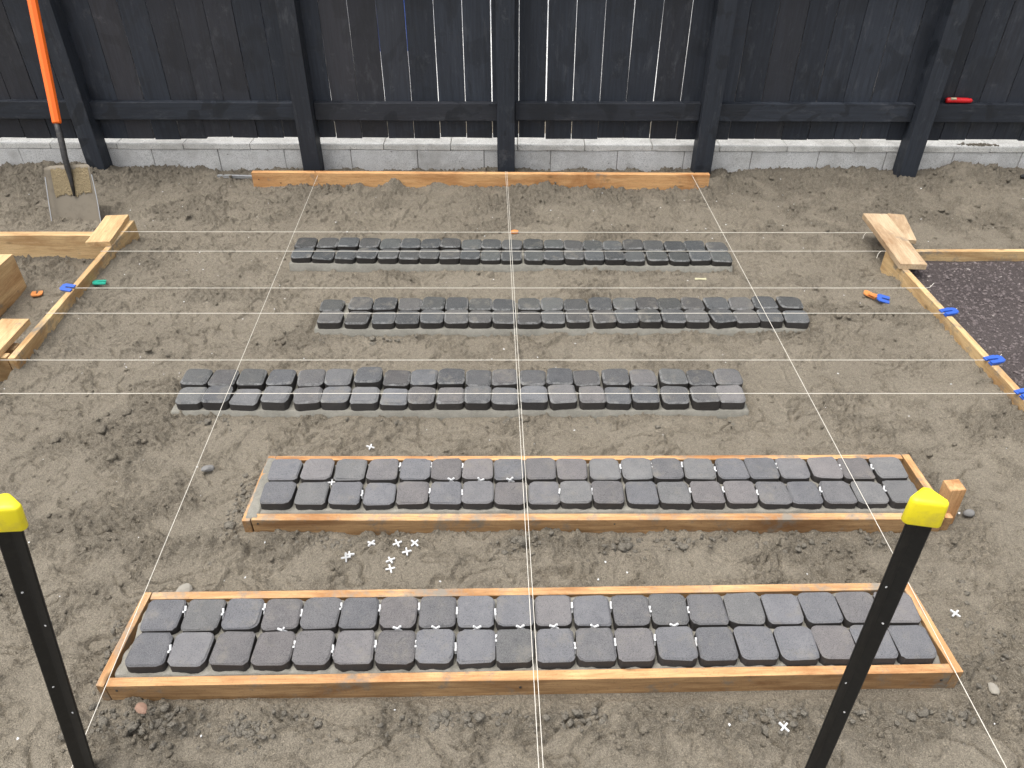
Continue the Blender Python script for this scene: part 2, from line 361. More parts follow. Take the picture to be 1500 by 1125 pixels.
idx = np.arange(nx * ny).reshape(ny, nx)
quads = np.stack([idx[:-1, :-1], idx[:-1, 1:], idx[1:, 1:], idx[1:, :-1]], -1).reshape(-1, 4)
def np_mesh(name, co, faces, smooth=True):
    me = bpy.data.meshes.new(name); nv, nf, k = len(co), len(faces), faces.shape[1]
    me.vertices.add(nv); me.vertices.foreach_set('co', co.astype(np.float32).ravel())
    me.loops.add(nf * k); me.loops.foreach_set('vertex_index', faces.astype(np.int32).ravel())
    me.polygons.add(nf); me.polygons.foreach_set('loop_start', np.arange(0, nf * k, k, dtype=np.int32))
    me.polygons.foreach_set('use_smooth', np.full(nf, smooth)); me.update(calc_edges=True); return me
gm = np_mesh('ground', co, quads)
at = gm.attributes.new('damp', 'FLOAT', 'POINT'); at.data.foreach_set('value', CR.reshape(-1).astype(np.float32))
tag(link('ground', gm, 'soil'), kind='structure')
def gz(x, y):
    i = int(np.clip(np.searchsorted(xs, x), 0, nx - 1)); j = int(np.clip(np.searchsorted(ys, y), 0, ny - 1)); return float(Hh[j, i])

def gtop(x, y, r=.012):
    i0, i1 = np.searchsorted(xs, (x - r, x + r)); j0, j1 = np.searchsorted(ys, (y - r, y + r)); return float(np.percentile(Hh[j0:j1 + 1, i0:i1 + 1], 92))

# ------------------------------------------------------------------ scattered clods, crumbs and gravel (uncountable)
def ico(sub):
    bm = bmesh.new(); bmesh.ops.create_icosphere(bm, subdivisions=sub, radius=1); v = np.array([p.co[:] for p in bm.verts]); bm.verts.index_update()
    f = np.array([[q.index for q in t.verts] for t in bm.faces]); bm.free(); return v, f
def scatter(name, P, size, mat, sub=1, flat=.65, rough=.28, sink=.25, smooth=False, seed=1, damp=None):
    """P: n x 3 ground points, size: n radii; every lump gets its own turn and dents"""
    r = np.random.default_rng(seed); v, f = ico(sub); n = len(P)
    D = 1 + r.normal(0, rough, (n, len(v), 1)).clip(-.5, .6)
    V = v[None] * D * np.stack([np.ones(n), r.uniform(.6, 1, n), r.uniform(flat - .2, flat + .2, n)], -1)[:, None, :]
    a = r.uniform(0, 6.28, n); ca, sa = np.cos(a)[:, None], np.sin(a)[:, None]; tl = r.normal(0, .35, n)[:, None]
    x, y, z = V[..., 0], V[..., 1], V[..., 2]
    y, z = y * np.cos(tl) - z * np.sin(tl), y * np.sin(tl) + z * np.cos(tl)
    V = np.stack([x * ca - y * sa, x * sa + y * ca, z], -1) * size[:, None, None]
    V += P[:, None, :]; V[..., 2] += (size * flat * (1 - 2 * sink))[:, None]
    F = (f[None] + (np.arange(n) * len(v))[:, None, None]).reshape(-1, 3)
    me = np_mesh(name, V.reshape(-1, 3), F, smooth)
    return tag(link(name, me, mat), kind='stuff')
def ground_pts(n, fx, fy, rr):
    x = fx(n); y = fy(n); i = np.clip(np.searchsorted(xs, x), 0, nx - 1); j = np.clip(np.searchsorted(ys, y), 0, ny - 1)
    return np.stack([x, y, Hh[j, i]], -1), CR[j, i]
STRIPS = ((-1.0, 1.11, 1.0, 1.31), (-.81, 1.30, 1.54, 1.83), (-1.21, .85, 2.08, 2.30), (-.83, 1.24, 2.6, 2.83), (-1.05, 1.05, 3.13, 3.39))
def outside(P):
    k = np.ones(len(P), bool)
    for x0, x1, y0, y1 in STRIPS: k &= ~((P[:, 0] > x0) & (P[:, 0] < x1) & (P[:, 1] > y0) & (P[:, 1] < y1))
    k &= ~((P[:, 0] > 1.70) & (P[:, 1] < 3.18)) & (P[:, 1] < wall_face(P[:, 0]) - .015)
    return k
q = np.random.default_rng(21)
P, c = ground_pts(60000, lambda n: q.uniform(-3.1, 3.1, n), lambda n: q.uniform(.6, 4.34, n), q)
k = (q.uniform(0, 1, len(P)) < .015 + .30 * c ** 2) & outside(P); P = P[k][:7000]
scatter('loose_sand_crumbs', P, q.lognormal(math.log(.0042), .42, len(P)).clip(.002, .013), 'clod', 1, .7, .25, .3, True, 2)
P, c = ground_pts(9000, lambda n: q.uniform(-3.1, 3.1, n), lambda n: q.uniform(.6, 4.3, n), q)
k = (q.uniform(0, 1, len(P)) < .01 + .13 * c ** 2) & outside(P); P = P[k][:800]
scatter('sand_clods', P, q.lognormal(math.log(.010), .35, len(P)).clip(.006, .024), 'clod', 2, .5, .18, .45, True, 3)
PP = []
for x0, x1, yc, sy, n in ((-.98, 1.08, .985, .026, 900), (-.95, -.55, .955, .035, 240), (-.78, 1.2, 1.52, .022, 420), (-.3, .5, 1.5, .03, 160), (1.12, 1.3, 1.2, .12, 90), (-.86, -.8, 1.68, .09, 110), (-1.03, -.98, 1.15, .08, 90), (1.1, 1.3, 1.0, .06, 50), (-1.15, .8, 2.06, .02, 130), (-.8, -.3, 2.58, .02, 60)):
    x = q.uniform(x0, x1, n); y = yc - np.abs(q.normal(0, sy, n)) if sy < .05 else yc + q.normal(0, sy, n)
    dens = perlin(x, y, .16, 70) + q.uniform(-.35, .35, n); kk = dens > .02; PP.append(np.stack([x[kk], y[kk]], -1))
PP = np.concatenate(PP); i = np.clip(np.searchsorted(xs, PP[:, 0]), 0, nx - 1); j = np.clip(np.searchsorted(ys, PP[:, 1]), 0, ny - 1)
P = np.stack([PP[:, 0], PP[:, 1], Hh[j, i]], -1); P = P[outside(P) | (P[:, 1] < 1.0)]
scatter('mortar_crumbs', P, q.lognormal(math.log(.0050), .48, len(P)).clip(.0025, .017), 'crumb', 2, .5, .19, .5, True, 4)
n = 420
P, c = ground_pts(n, lambda n: q.uniform(-3, 3, n), lambda n: q.uniform(.7, 4.2, n), q); P = P[outside(P)]
scatter('shell_grit', P, q.uniform(.0018, .0042, len(P)), 'white', 1, .45, .2, .2, False, 5)
P, c = ground_pts(9500, lambda n: q.uniform(1.76, 3.0, n), lambda n: q.uniform(1.75, 3.12, n), q)
GRAV = scatter('gravel', P, q.lognormal(math.log(.0055), .35, len(P)).clip(.003, .013), 'gravel_base', 1, .75, .22, .3, False, 6)
# varied stones: base colour picked per face from a face attribute
k = N('gravel_stones', .9, .25); p = k.geo(); n1 = k.noise(p, 130, 2, .5); n2 = k.noise(p, 60, 2)
cc = k.mix(k.ramp(n1, .35, .65), (.080, .066, .066), (.170, .142, .136)); cc = k.mix(k.ramp(n2, .66, .72), cc, (.34, .31, .28)); k.col(cc); k.bump(k.noise(p, 500, 2), .4, .002)
GRAV.data.materials.clear(); GRAV.data.materials.append(k.m)
gb = []; gx = np.linspace(1.742, 3.3, 120); gy = np.linspace(1.0, 3.138, 160)
GX2, GY2 = np.meshgrid(gx, gy); GZ = .0545 + .006 * perlin(GX2, GY2, .3, 60) - .012 * gauss(GX2, GY2, 1.98, 2.82, .12, .06) + .003 * perlin(GX2, GY2, .04, 61)
gi = np.arange(GX2.size).reshape(GX2.shape); gq = np.stack([gi[:-1, :-1], gi[:-1, 1:], gi[1:, 1:], gi[1:, :-1]], -1).reshape(-1, 4)
tag(link('gravel_bed', np_mesh('gravel_bed', np.stack([GX2, GY2, GZ], -1).reshape(-1, 3), gq), 'gravel_base'), kind='structure')

# ------------------------------------------------------------------ behind the fence
yard = mesh('concrete_yard', [(-14, 5.34, -.004), (14, 5.34, -.004), (14, 9.0, -.004), (-14, 9.0, -.004)], [(0, 1, 2, 3)])
tag(link('concrete_yard', yard, 'concrete'), kind='structure')
nw = thing('neighbouring_wall', 'pale wall glimpsed only through the slits of the fence', 'wall', (0, 8.2, 0))
for k in range(14):
    link('weatherboard', board('weatherboard', 16, .02, .178, .003), 'wallpaint', nw, (0, 0, .1 + .18 * k), (R(-4), 0, 0))
bp = thing('blue_screen', 'blue panel glimpsed through slits left of the centre fence post', 'panel', (-.98, 7.0, 0), (0, 0, R(4)))
link('panel', board('panel', .62, .03, .9, .004), 'blue', bp, (0, 0, .50))
for s in (-1, 1): link('foot', board('foot', .06, .3, .05, .004), 'dark', bp, (.25 * s, 0, .025))

# ------------------------------------------------------------------ block wall
wall = thing('block_wall', 'low grey concrete block wall with pale capping below the black fence', 'wall', (0, 4.352, 0), (0, 0, FENCE_ROT))
bl = [board('block', .385, .19, .19, .004, 4, 0, s, .0007) for s in range(4)]
cp = [board('capping_block', .385, .205, .034, .006, 4, 0, s + 9, .0006) for s in range(4)]
x = -1.117 - .39 * 8; k = 0
while x < 4.6:
    link('block', bl[k % 4], 'block', wall, (x + random.uniform(-.001, .001), .100 + random.uniform(-.002, .002), .0335), (0, 0, random.gauss(0, .003)))
    link('capping_block', cp[k % 4], 'cap', wall, (x + .1955, .1035 + random.uniform(-.0015, .0015), .1470 + random.uniform(-.0008, .0008)), (0, random.gauss(0, .001), 0))
    x += .388; k += 1
jt = board('mortar_joint', 9.0, .15, .188, .001); link('mortar_joint', jt, 'mortar', wall, (0, .108, .036))

# ------------------------------------------------------------------ fence
fence = thing('paling_fence', 'black stained timber paling fence with square posts and a bottom rail', 'fence', (0, FENCE_Y, 0), (0, 0, FENCE_ROT))
pal = []
for s in range(6):
    me = board('paling', 1.66, .1, .019, .0012, 6, .0016, s + 40, .0003); pal.append(me)
def paling_mesh(width, seed):
    rr = random.Random(seed); bm = bmesh.new(); bmesh.ops.create_cube(bm, size=1); bmesh.ops.scale(bm, vec=(width, .019, 1.66), verts=bm.verts)
    for z in (-.5, -.2, .15, .5): bmesh.ops.bisect_plane(bm, geom=bm.verts[:] + bm.edges[:] + bm.faces[:], plane_co=(0, 0, z), plane_no=(0, 0, 1))
    bmesh.ops.bevel(bm, geom=[e for e in bm.edges if len(e.link_faces) == 2 and e.calc_face_angle(0) > .8], offset=.0012, segments=1, affect='EDGES')
    a, b = rr.uniform(0, 6), rr.uniform(0, 6)
    for v in bm.verts:
        v.co.y += .0015 * math.sin(v.co.z * 3 + a) + v.co.x * .02 * math.sin(v.co.z * 2 + b); v.co.x += .0008 * math.sin(v.co.z * 4 + b)
    return bm_mesh('paling', bm)
wide = [paling_mesh(.1490, s) for s in range(7)]; slim = [paling_mesh((.1448, .1455, .1462, .1450, .1458, .1466, .1444)[s], s + 20) for s in range(7)]; mid = [paling_mesh((.1452, .1460, .1466, .1456, .1470)[s], s + 50) for s in range(5)]
k = -22
while k < 34:
    x = -.785 + .1497 * k
    if -1.0 < x < .98: me = random.choice(slim)
    else: me = random.choice(mid)
    zb = random.choice((0, 0, .003, -.004)) - (.012 if x < -1.7 else 0)
    link('paling', me, 'fence', fence, (x + random.uniform(-.0008, .0008), 0.0105 + random.uniform(-.0005, .0015), .204 + .83 + zb), (0, random.gauss(0, .0012), random.gauss(0, .006)))
    k += 1
POSTS = (-3.62, -2.40, -1.15, -.032, 1.091, 2.268, 3.45)
for i, x in enumerate(POSTS):
    me = board('post', 2.15, .1, .098, .003, 6, .002, i + 3, .0003)
    link('post', me, 'post', fence, (x, -.0505, .82), (0, R(90), 0))
for i in range(len(POSTS) - 1):
    a, b = POSTS[i] + .050, POSTS[i + 1] - .050
    for z in (.366, 1.10, 1.68):
        link('rail', board('rail', b - a - .002, .045, .094, .002, 5, .0015, i + int(z * 9), .0003), 'post', fence, ((a + b) / 2, -.024, z + random.uniform(-.003, .003)))

# ------------------------------------------------------------------ pavers and mortar beds
def paver_mesh(seed, wdt=.0935, dep=.0940, h=.055, corner=.0165, cham=.0036, edge_light=False):
    rr = random.Random(seed); ring = []
    for q4 in range(4):
        for s in range(5):
            a = math.pi / 2 * (q4 + s / 4.0); sx = (1, -1, -1, 1)[q4]; sy = (1, 1, -1, -1)[q4]
            ring.append((sx, sy, math.cos(a), math.sin(a)))
    n = len(ring); v = []; f = []
    cr = [corner * rr.uniform(.75, 1.35) for _ in range(4)]
    levels = ((-h, .0005), (-h * .55, .0), (-cham * 1.05, .0), (-cham * .10, cham * 1.0), (.0, cham * 1.25), (.0004, cham * 1.30 + .004))
    ph = [rr.uniform(0, 6.28) for _ in range(6)]
    for li, (z, ins) in enumerate(levels):
        for i, (sx, sy, c, s_) in enumerate(ring):
            r = cr[i // 5]; x = sx * (wdt / 2 - r) + c * r; y = sy * (dep / 2 - r) + s_ * r
            a = math.atan2(y, x)
            wob = .0009 * math.sin(3 * a + ph[0]) + .0007 * math.sin(5 * a + ph[1] + li) + rr.gauss(0, .0006) - (.0025 * rr.random() if li > 2 and rr.random() < .12 else 0)
            kx = 1 - (ins - wob) / (wdt / 2); v.append((x * kx, y * kx, z + (rr.gauss(0, .0005) if li > 1 else 0) + (.0006 * math.sin(2 * a + ph[2]) if li > 2 else 0)))
    for li in range(len(levels) - 1):
        for i in range(n): f.append((li * n + i, li * n + (i + 1) % n, (li + 1) * n + (i + 1) % n, (li + 1) * n + i))
    base = (len(levels) - 1) * n
    inner = len(v)
    for i in range(n):
        x, y, z = v[base + i]; v.append((x * .55, y * .55, .0006 + rr.gauss(0, .0005)))
    for i in range(n): f.append((base + i, base + (i + 1) % n, inner + (i + 1) % n, inner + i))
    v.append((0, 0, .0007)); cpt = len(v) - 1
    for i in range(n): f.append((inner + i, inner + (i + 1) % n, cpt))
    f.append(tuple(range(n - 1, -1, -1)))
    me = mesh('paver', v, f); me.polygons.foreach_set('use_smooth', [True] * len(me.polygons)); me.materials.append(M['paver']); me.materials.append(M['paver_side'])
    me.polygons.foreach_set('material_index', [1 if i < 2 * n else (2 if edge_light and i < 3 * n else 0) for i in range(len(me.polygons))]); me.materials.append(M['paver_edge_light']); me.set_sharp_from_angle(angle=R(27)); return me
PV = [paver_mesh(s) for s in range(12)]
PT = [paver_mesh(s + 60, .0962, .0960, .05, .0175, .0062, True) for s in range(12)]     # tumbled, rounder arrises

def bed(name, x0, x1, y0, y1, yaw, z, mat, parent, rough=.0015, seed=0, step=.007, edge=.006, low=-.02):
    """mortar bed: height sheet with a ragged rim that drops to the ground"""
    nx_, ny_ = int((x1 - x0) / step), int((y1 - y0) / step); gx, gy = np.meshgrid(np.linspace(x0, x1, nx_), np.linspace(y0, y1, ny_))
    wob = edge * (perlin(gx, gy, .09, seed + 3) + .5 * perlin(gx, gy, .03, seed + 4))
    gz_ = z + rough * perlin(gx, gy, .05, seed) + rough * .7 * perlin(gx, gy, .018, seed + 1)
    ry = np.clip((gy - (y0 + y1) / 2) / ((y1 - y0) / 2), -1, 1)
    gy2 = gy + wob * ry; gx2 = gx + wob * np.clip((gx - (x0 + x1) / 2) / ((x1 - x0) / 2), -1, 1)
    gz_[0, :] = gz_[-1, :] = low; gz_[:, 0] = gz_[:, -1] = low
    gy2[0, :] = gy2[1, :] - .003; gy2[-1, :] = gy2[-2, :] + .003; gx2[:, 0] = gx2[:, 1] - .003; gx2[:, -1] = gx2[:, -2] + .003
    gy2 = gy2 + yaw * gx2
    i = np.arange(gx.size).reshape(gx.shape); fq = np.stack([i[:-1, :-1], i[:-1, 1:], i[1:, 1:], i[1:, :-1]], -1).reshape(-1, 4)
    return link('mortar_bed', np_mesh(name, np.stack([gx2, gy2, gz_], -1).reshape(-1, 3), fq), mat, parent)

ROWS = {
 '1f': [-.881,-.78,-.68,-.58,-.483,-.384,-.284,-.187,-.088,.008,.106,.203,.302,.402,.5,.599,.696,.792,.888,.984],
 '1b': [-.885,-.783,-.684,-.584,-.485,-.387,-.287,-.189,-.091,.006,.105,.204,.303,.401,.497,.594,.691,.789,.887,.987],
 '2f': [-.701,-.599,-.498,-.397,-.298,-.197,-.102,-.006,.095,.191,.289,.39,.486,.585,.686,.783,.878,.976,1.073,1.171],
 '2b': [-.704,-.603,-.501,-.4,-.3,-.202,-.105,-.009,.09,.187,.287,.388,.482,.58,.682,.777,.873,.974,1.069,1.172],
 '3f': [-1.134,-1.038,-.94,-.83,-.72,-.621,-.517,-.414,-.319,-.217,-.12,-.025,.076,.179,.282,.374,.47,.575,.678,.773],
 '3b': [-1.145,-1.047,-.945,-.838,-.729,-.631,-.521,-.418,-.32,-.221,-.122,-.027,.077,.173,.269,.377,.478,.586,.686,.786],
 '4f': [-.74,-.629,-.522,-.425,-.325,-.228,-.129,-.032,.071,.169,.268,.375,.467,.559,.658,.754,.857,.955,1.053,1.159],
 '4b': [-.752,-.63,-.53,-.427,-.328,-.23,-.132,-.035,.072,.167,.266,.371,.469,.564,.660,.756,.854,.957,1.056,1.162],
 '5f': [-.979,-.876,-.772,-.673,-.576,-.478,-.384,-.288,-.193,-.099,-.003,.102,.195,.288,.381,.474,.569,.672,.773,.869,.967],
 '5b': [-.983,-.878,-.78,-.678,-.579,-.481,-.386,-.290,-.194,-.098,.0,.101,.197,.291,.384,.478,.574,.670,.772,.868,.970]}
TURN = {('3f', 4): 6, ('3f', 2): -2, ('3f', 3): 2, ('3b', 4): 4, ('3b', 14): 4, ('3f', 13): 5, ('3f', 14): 3, ('4f', 16): 11, ('4b', 4): -4, ('4f', 11): 3, ('4b', 16): 4, ('4f', 1): -3, ('4f', 19): -3, ('5f', 17): 2, ('5f', 3): -2}
SLAB = {  # front-edge y at x = 0 of the front and the back row, yaw, paver top, colour, meshes
 1: (1.0665, 1.168, .0120, .0750, (.142, .140, .144), PV, .046),
 2: (1.5950, 1.699, .0035, .0700, (.152, .150, .154), PV, .0425),
 3: (2.0900, 2.195, .0015, .0600, (.105, .106, .108), PT, .0225),
 4: (2.6115, 2.716, .0020, .0600, (.082, .084, .083), PT, .026),
 5: (3.1530, 3.266, -.015, .0600, (.064, .068, .068), PT, .028)}
LAB = {1: 'nearest strip of forty charcoal pavers in wet mortar, inside a complete timber frame',
       2: 'second nearest strip of charcoal pavers, in a timber frame with a corner stake',
       3: 'third strip from the front, unframed crooked charcoal pavers reaching farthest left',
       4: 'fourth strip from the front, unframed tumbled pavers with a wide gap after the first pair',
       5: 'farthest paver strip, darkest pavers in two rows of twenty-one near the fence'}
for s in range(1, 6):
    yf, yb, yaw, zt, colr, meshes, bz = SLAB[s]
    xa, xb = min(ROWS['%df' % s][0], ROWS['%db' % s][0]), max(ROWS['%df' % s][-1], ROWS['%db' % s][-1])
    t = thing('paver_strip', LAB[s], 'paver strip', (0, 0, 0), group='paver strips laid across the sand')
    rr = random.Random(s * 31); inset = .0445 if s < 3 else .0450
    for row, y0 in (('f', yf), ('b', yb)):
        for i, x in enumerate(ROWS['%d%s' % (s, row)]):
            loose = 1 if s > 2 else .35
            xr_ = ROWS['%d%s' % (s, row)]; gap = min([abs(x - v_) for v_ in xr_ if v_ != x]); o = link('paver', rr.choice(meshes), None, t, (x, y0 + inset + yaw * x + (abs(rr.gauss(0, .002)) if row == 'f' else rr.gauss(0, .002)) * loose, zt + rr.gauss(0, .0014) * (2.2 if s > 2 else 1)),
                     (rr.gauss(0, .026) * loose, rr.gauss(0, .024) * loose, yaw + R(TURN.get(('%d%s' % (s, row), i), 0)) + rr.gauss(0, .022) * loose + (math.pi if rr.random() < .5 else 0)))
            o.scale = (min(1, (gap - .0015) / .0965) if s > 2 else 1, 1, 1)
            g = rr.uniform(.80, 1.20) if s < 3 else rr.uniform(.68, 1.28); tint = rr.choice(((1, 1, 1), (1.03, 1, .98), (.98, 1, 1.03), (1.05, 1.0, .97), (1, 1.01, .98), (.98, 1, 1.03)))
            lift = 1.22 if (s == 3 and row == 'f') else 1.0
            o.color = (*[c * g * q_ * lift for c, q_ in zip(colr, tint)], 1)
    if s == 1: bed('mortar_bed', -.956, 1.050, 1.050, 1.276, .0150, bz, 'mortar_wet', t, .008, 80)
    elif s == 2: bed('mortar_bed', -.758, 1.236, 1.576, 1.800, yaw, bz, 'mortar_wet', t, .004, 90)
    else: bed('mortar_bed', xa - .055, xb + .05, yf - .0145, yb + .104, yaw, bz, 'mortar', t, .0012, 80 + s * 11, edge=.002, low=-.03)

# ------------------------------------------------------------------ timber frames round the two nearest strips
def plank(parent, name, p0, p1, W, H, ztop, mat, seed=0, bev=.002, warp=.0015, tilt=0, seg=8, chip=.0003):
    a = Vector((*p0, 0)); b = Vector((*p1, 0)); d = b - a
    c = (a + b) / 2
    return link(name, board(name, d.length, W, H, bev, seg, warp, seed, chip), mat, parent, (c.x, c.y, ztop - H / 2), (tilt, 0, math.atan2(d.y, d.x)))
f1 = thing('timber_formwork', 'orange pine frame boxing in the nearest paver strip', 'formwork', group='timber frames round the near strips')
plank(f1, 'front_board', (-.958, 1.0260), (1.056, 1.0610), .024, .075, .053, 'orange', 1)
plank(f1, 'back_board', (-.946, 1.275), (1.035, 1.302), .024, .075, .055, 'orange_dirty', 2)
plank(f1, 'end_board', (-.969, 1.0135), (-.958, 1.285), .020, .075, .055, 'orange_dirty', 3)
plank(f1, 'end_board', (1.068, 1.0495), (1.047, 1.312), .024, .075, .056, 'orange', 4)
f2 = thing('timber_formwork', 'smeared pine frame round the second strip, stake at its right end', 'formwork', group='timber frames round the near strips')
plank(f2, 'front_board', (-.760, 1.556), (1.262, 1.563), .026, .075, .050, 'orange_dirty', 5)
plank(f2, 'back_board', (-.753, 1.810), (1.245, 1.817), .020, .075, .052, 'orange', 6)
plank(f2, 'end_board', (-.774, 1.543), (-.767, 1.822), .024, .075, .049, 'orange_dirty', 7)
plank(f2, 'end_board', (1.276, 1.552), (1.260, 1.825), .024, .075, .053, 'orange', 8)
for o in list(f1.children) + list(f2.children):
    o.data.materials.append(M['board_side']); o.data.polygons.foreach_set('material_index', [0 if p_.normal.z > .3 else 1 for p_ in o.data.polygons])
link('stake', board('stake', .34, .044, .044, .002, 3, 0, 9, .0008), 'orange', f2, (1.288, 1.592, -.022), (R(4), R(86), R(8)))
# mortar slopped over the left end of the second frame
x = np.linspace(-.783, -.740, 9); y = np.linspace(1.548, 1.815, 40); gx, gy = np.meshgrid(x, y)
gz_ = .0515 + .0035 * perlin(gx, gy, .05, 88) + .003 * perlin(gx, gy, .02, 89); gz_[0] = gz_[-1] = .035; gz_[:, 0] = .030 + .012 * perlin(gy[:, 0], gy[:, 0], .05, 87); gz_[:, -1] = .034
gx[:, 0] += .004 * perlin(gy[:, 0], gy[:, 0], .04, 86)
i = np.arange(gx.size).reshape(gx.shape); fq = np.stack([i[:-1, :-1], i[:-1, 1:], i[1:, 1:], i[1:, :-1]], -1).reshape(-1, 4)
link('mortar_smear', np_mesh('mortar_smear', np.stack([gx, gy, gz_], -1).reshape(-1, 3), fq), 'mortar', f2)

# ------------------------------------------------------------------ spacers
def cross_mesh():
    bm = bmesh.new()
    L, t = .0135, .0021
    pts = [(L, t), (t, t), (t, L), (-t, L), (-t, t), (-L, t), (-L, -t), (-t, -t), (-t, -L), (t, -L), (t, -t), (L, -t)]
    vs = [bm.verts.new((x, y, -.0024)) for x, y in pts]; f = bm.faces.new(vs); r = bmesh.ops.extrude_face_region(bm, geom=[f])
    bmesh.ops.translate(bm, vec=(0, 0, .0048), verts=[v for v in r['geom'] if isinstance(v, bmesh.types.BMVert)])
    return bm_mesh('tile_spacer', bm)
CM = cross_mesh(); CM.materials.append(M['white'])
ORD = ['zeroth', 'first', 'second', 'third', 'fourth', 'fifth', 'sixth', 'seventh', 'eighth', 'ninth', 'tenth', 'eleventh', 'twelfth', 'thirteenth', 'fourteenth', 'fifteenth', 'sixteenth', 'seventeenth', 'eighteenth', 'nineteenth', 'twentieth']
rr = random.Random(77)
def spacer(loc, rot, label, group): return tag(link('tile_spacer', CM, None, None, loc, rot), label, 'spacer', group)
JOINTS = {'1f': (1, 4, 5, 6, 7, 8, 9, 11, 12, 13, 14), '1b': (1, 2, 3, 4, 5, 6, 7, 8, 9, 11, 12, 13, 14), '2f': (3, 5, 6, 9, 10, 13, 14, 15, 17, 19), '2b': (4, 5, 6, 11, 12, 13, 14, 16, 18, 19)}
for key, js in JOINTS.items():
    s = int(key[0]); yf, yb, yaw, zt = SLAB[s][:4]; y0 = yf if key[1] == 'f' else yb
    for jn in js:
        xl, xr = ROWS[key][jn - 1], ROWS[key][jn]; x = (xl + xr) / 2
        spacer((x + rr.gauss(0, .0006), y0 + .05 + yaw * x + rr.uniform(-.012, .014), zt - .0095 + rr.uniform(-.002, .003)), (R(90), R(45) + rr.gauss(0, .12), R(90) + rr.gauss(0, .05)),
               'white spacer in %s row of %s strip, right of the %s paver from the left' % ('front' if key[1] == 'f' else 'back', 'nearest' if s == 1 else 'second', ORD[jn]), 'spacers standing in the paver joints')
for s, cols in ((1, (4, 7, 8, 9, 10, 11, 12, 14)), (2, (6, 7, 8))):
    yf, yb, yaw, zt = SLAB[s][:4]
    for cn in cols:
        x = ROWS['%db' % s][cn - 1] + rr.uniform(-.006, .02)
        spacer((x, yb - .004 + yaw * x, zt - .0075 + rr.uniform(-.001, .003)), (R(90), R(45) + rr.gauss(0, .15), rr.gauss(0, .06)),
               'white spacer between the two rows of %s strip, at the %s paver from the left' % ('nearest' if s == 1 else 'second', ORD[cn]), 'spacers standing in the paver joints')
spacer((-.553, 1.698, .052), (0, 0, .1), 'white spacer lying flat at a four-paver corner, left part of second strip', None)
LOOSE = (((-.47, 1.906), 'loose white spacer on the sand behind the second strip'), ((-.404, 1.485), 'loose white spacer close to the second frame, second of the cluster from the left'),
 ((-.329, 1.482), 'loose white spacer in the middle of the cluster, close to the second frame'), ((-.281, 1.492), 'loose white spacer of the cluster nearest the dark clump, farthest right'),
 ((-.301, 1.464), 'loose white spacer of the cluster, just below and left of the rightmost one'), ((-.46, 1.444), 'leftmost loose white spacer of the cluster between the two frames'),
 ((-.344, 1.434), 'loose white spacer of the cluster, upper of the two lowest ones'), ((-.341, 1.405), 'lowest loose white spacer of the cluster between the two frames'),
 ((1.167, 1.25), 'loose white spacer on the sand right of the nearest frame'), ((.625, .935), 'loose white spacer on bare sand in front of the nearest frame'))
for (x, y), lb in LOOSE:
    spacer((x, y, gtop(x, y) + .002), (rr.gauss(0, .12), rr.gauss(0, .12), rr.uniform(0, 1.5)), lb, 'loose spacers on the sand')
spacer((-.468, 1.432, gtop(-.468, 1.432) + .004), (R(60), .3, .5), 'white spacer tipped on edge beside the leftmost of the cluster', 'loose spacers on the sand')

# ------------------------------------------------------------------ plank at the wall foot
b = thing('timber_plank', 'long orange pine plank on edge in front of the fence posts', 'plank', (0, 4.13, 0))
link('plank', board('plank', 2.56, .034, .10, .002, 10, .003, 12, .0004), 'plank', b, (-.177, 0, .036), (0, .0005, -.006))
for x in (-1.10, -.035, 1.02): link('nail', tube('nail', [(0, 0, 0), (0, 0, .02)], .0018), 'steel_dark', b, (x, 0, .082))
NH = tube('nail_head', [(0, .0006, 0), (0, -.0012, 0)], .0032, 7)
for x in (-1.42, -1.30, 1.03, 1.08): link('nail_head', NH, 'steel_dark', b, (x, -.0175 - .006 * x, .02 + random.uniform(0, .04)))
for o_, x, y in ((f1, -.935, 1.0140), (f1, 1.035, 1.0483), (f2, -.742, 1.5428), (f2, 1.235, 1.5497), (f1, .02, 1.0303), (f2, .3, 1.5465)):
    link('nail_head', NH, None, o_, (x, y, .030 + random.uniform(-.008, .008)))
st = thing('metal_strip', 'thin aluminium strip lying beside the left end of the long plank', 'strip', (-1.575, 4.225, gz(-1.575, 4.2) + .012), (0, R(-2), R(-8)))
link('flange', board('flange', .24, .022, .003, .0008), 'alu', st); link('web', board('web', .24, .003, .014, .0008), 'alu', st, (0, -.0095, -.0055))

# ------------------------------------------------------------------ left timber
def single(name, label, cat, p0, p1, W, H, ztop, mat, seed, group=None, rx=0, **kw):
    a = Vector((*p0, 0)); b_ = Vector((*p1, 0)); d = b_ - a; c = (a + b_) / 2
    o = link(name, board(name, d.length, W, H, kw.get('bev', .002), 8, kw.get('warp', .0015), seed, .0004), mat, None, (c.x, c.y, ztop - H / 2), (rx, kw.get('ry', 0), math.atan2(d.y, d.x)))
    return tag(o, label, cat, group)
single('timber_beam', 'deep pine beam with a dark knot, on the left side', 'beam', (-3.2, 3.335), (-1.905, 3.330), .045, .16, .099, 'pine', 21)
single('timber_beam', 'thick pine beam end cut off by the left edge of the picture', 'beam', (-2.255, 1.9), (-2.250, 3.05), .09, .18, .135, 'pine', 22)
single('side_board', 'narrow pine board on edge holding the strings on the left', 'board', (-1.838, 2.300), (-1.862, 3.48), .026, .12, .0985, 'pine_dirty', 23)
single('timber_offcut', 'short flat pine offcut lying across the far left corner', 'offcut', (-1.900, 3.195), (-1.930, 3.485), .108, .024, .1235, 'pine', 24, 'flat pine offcuts')
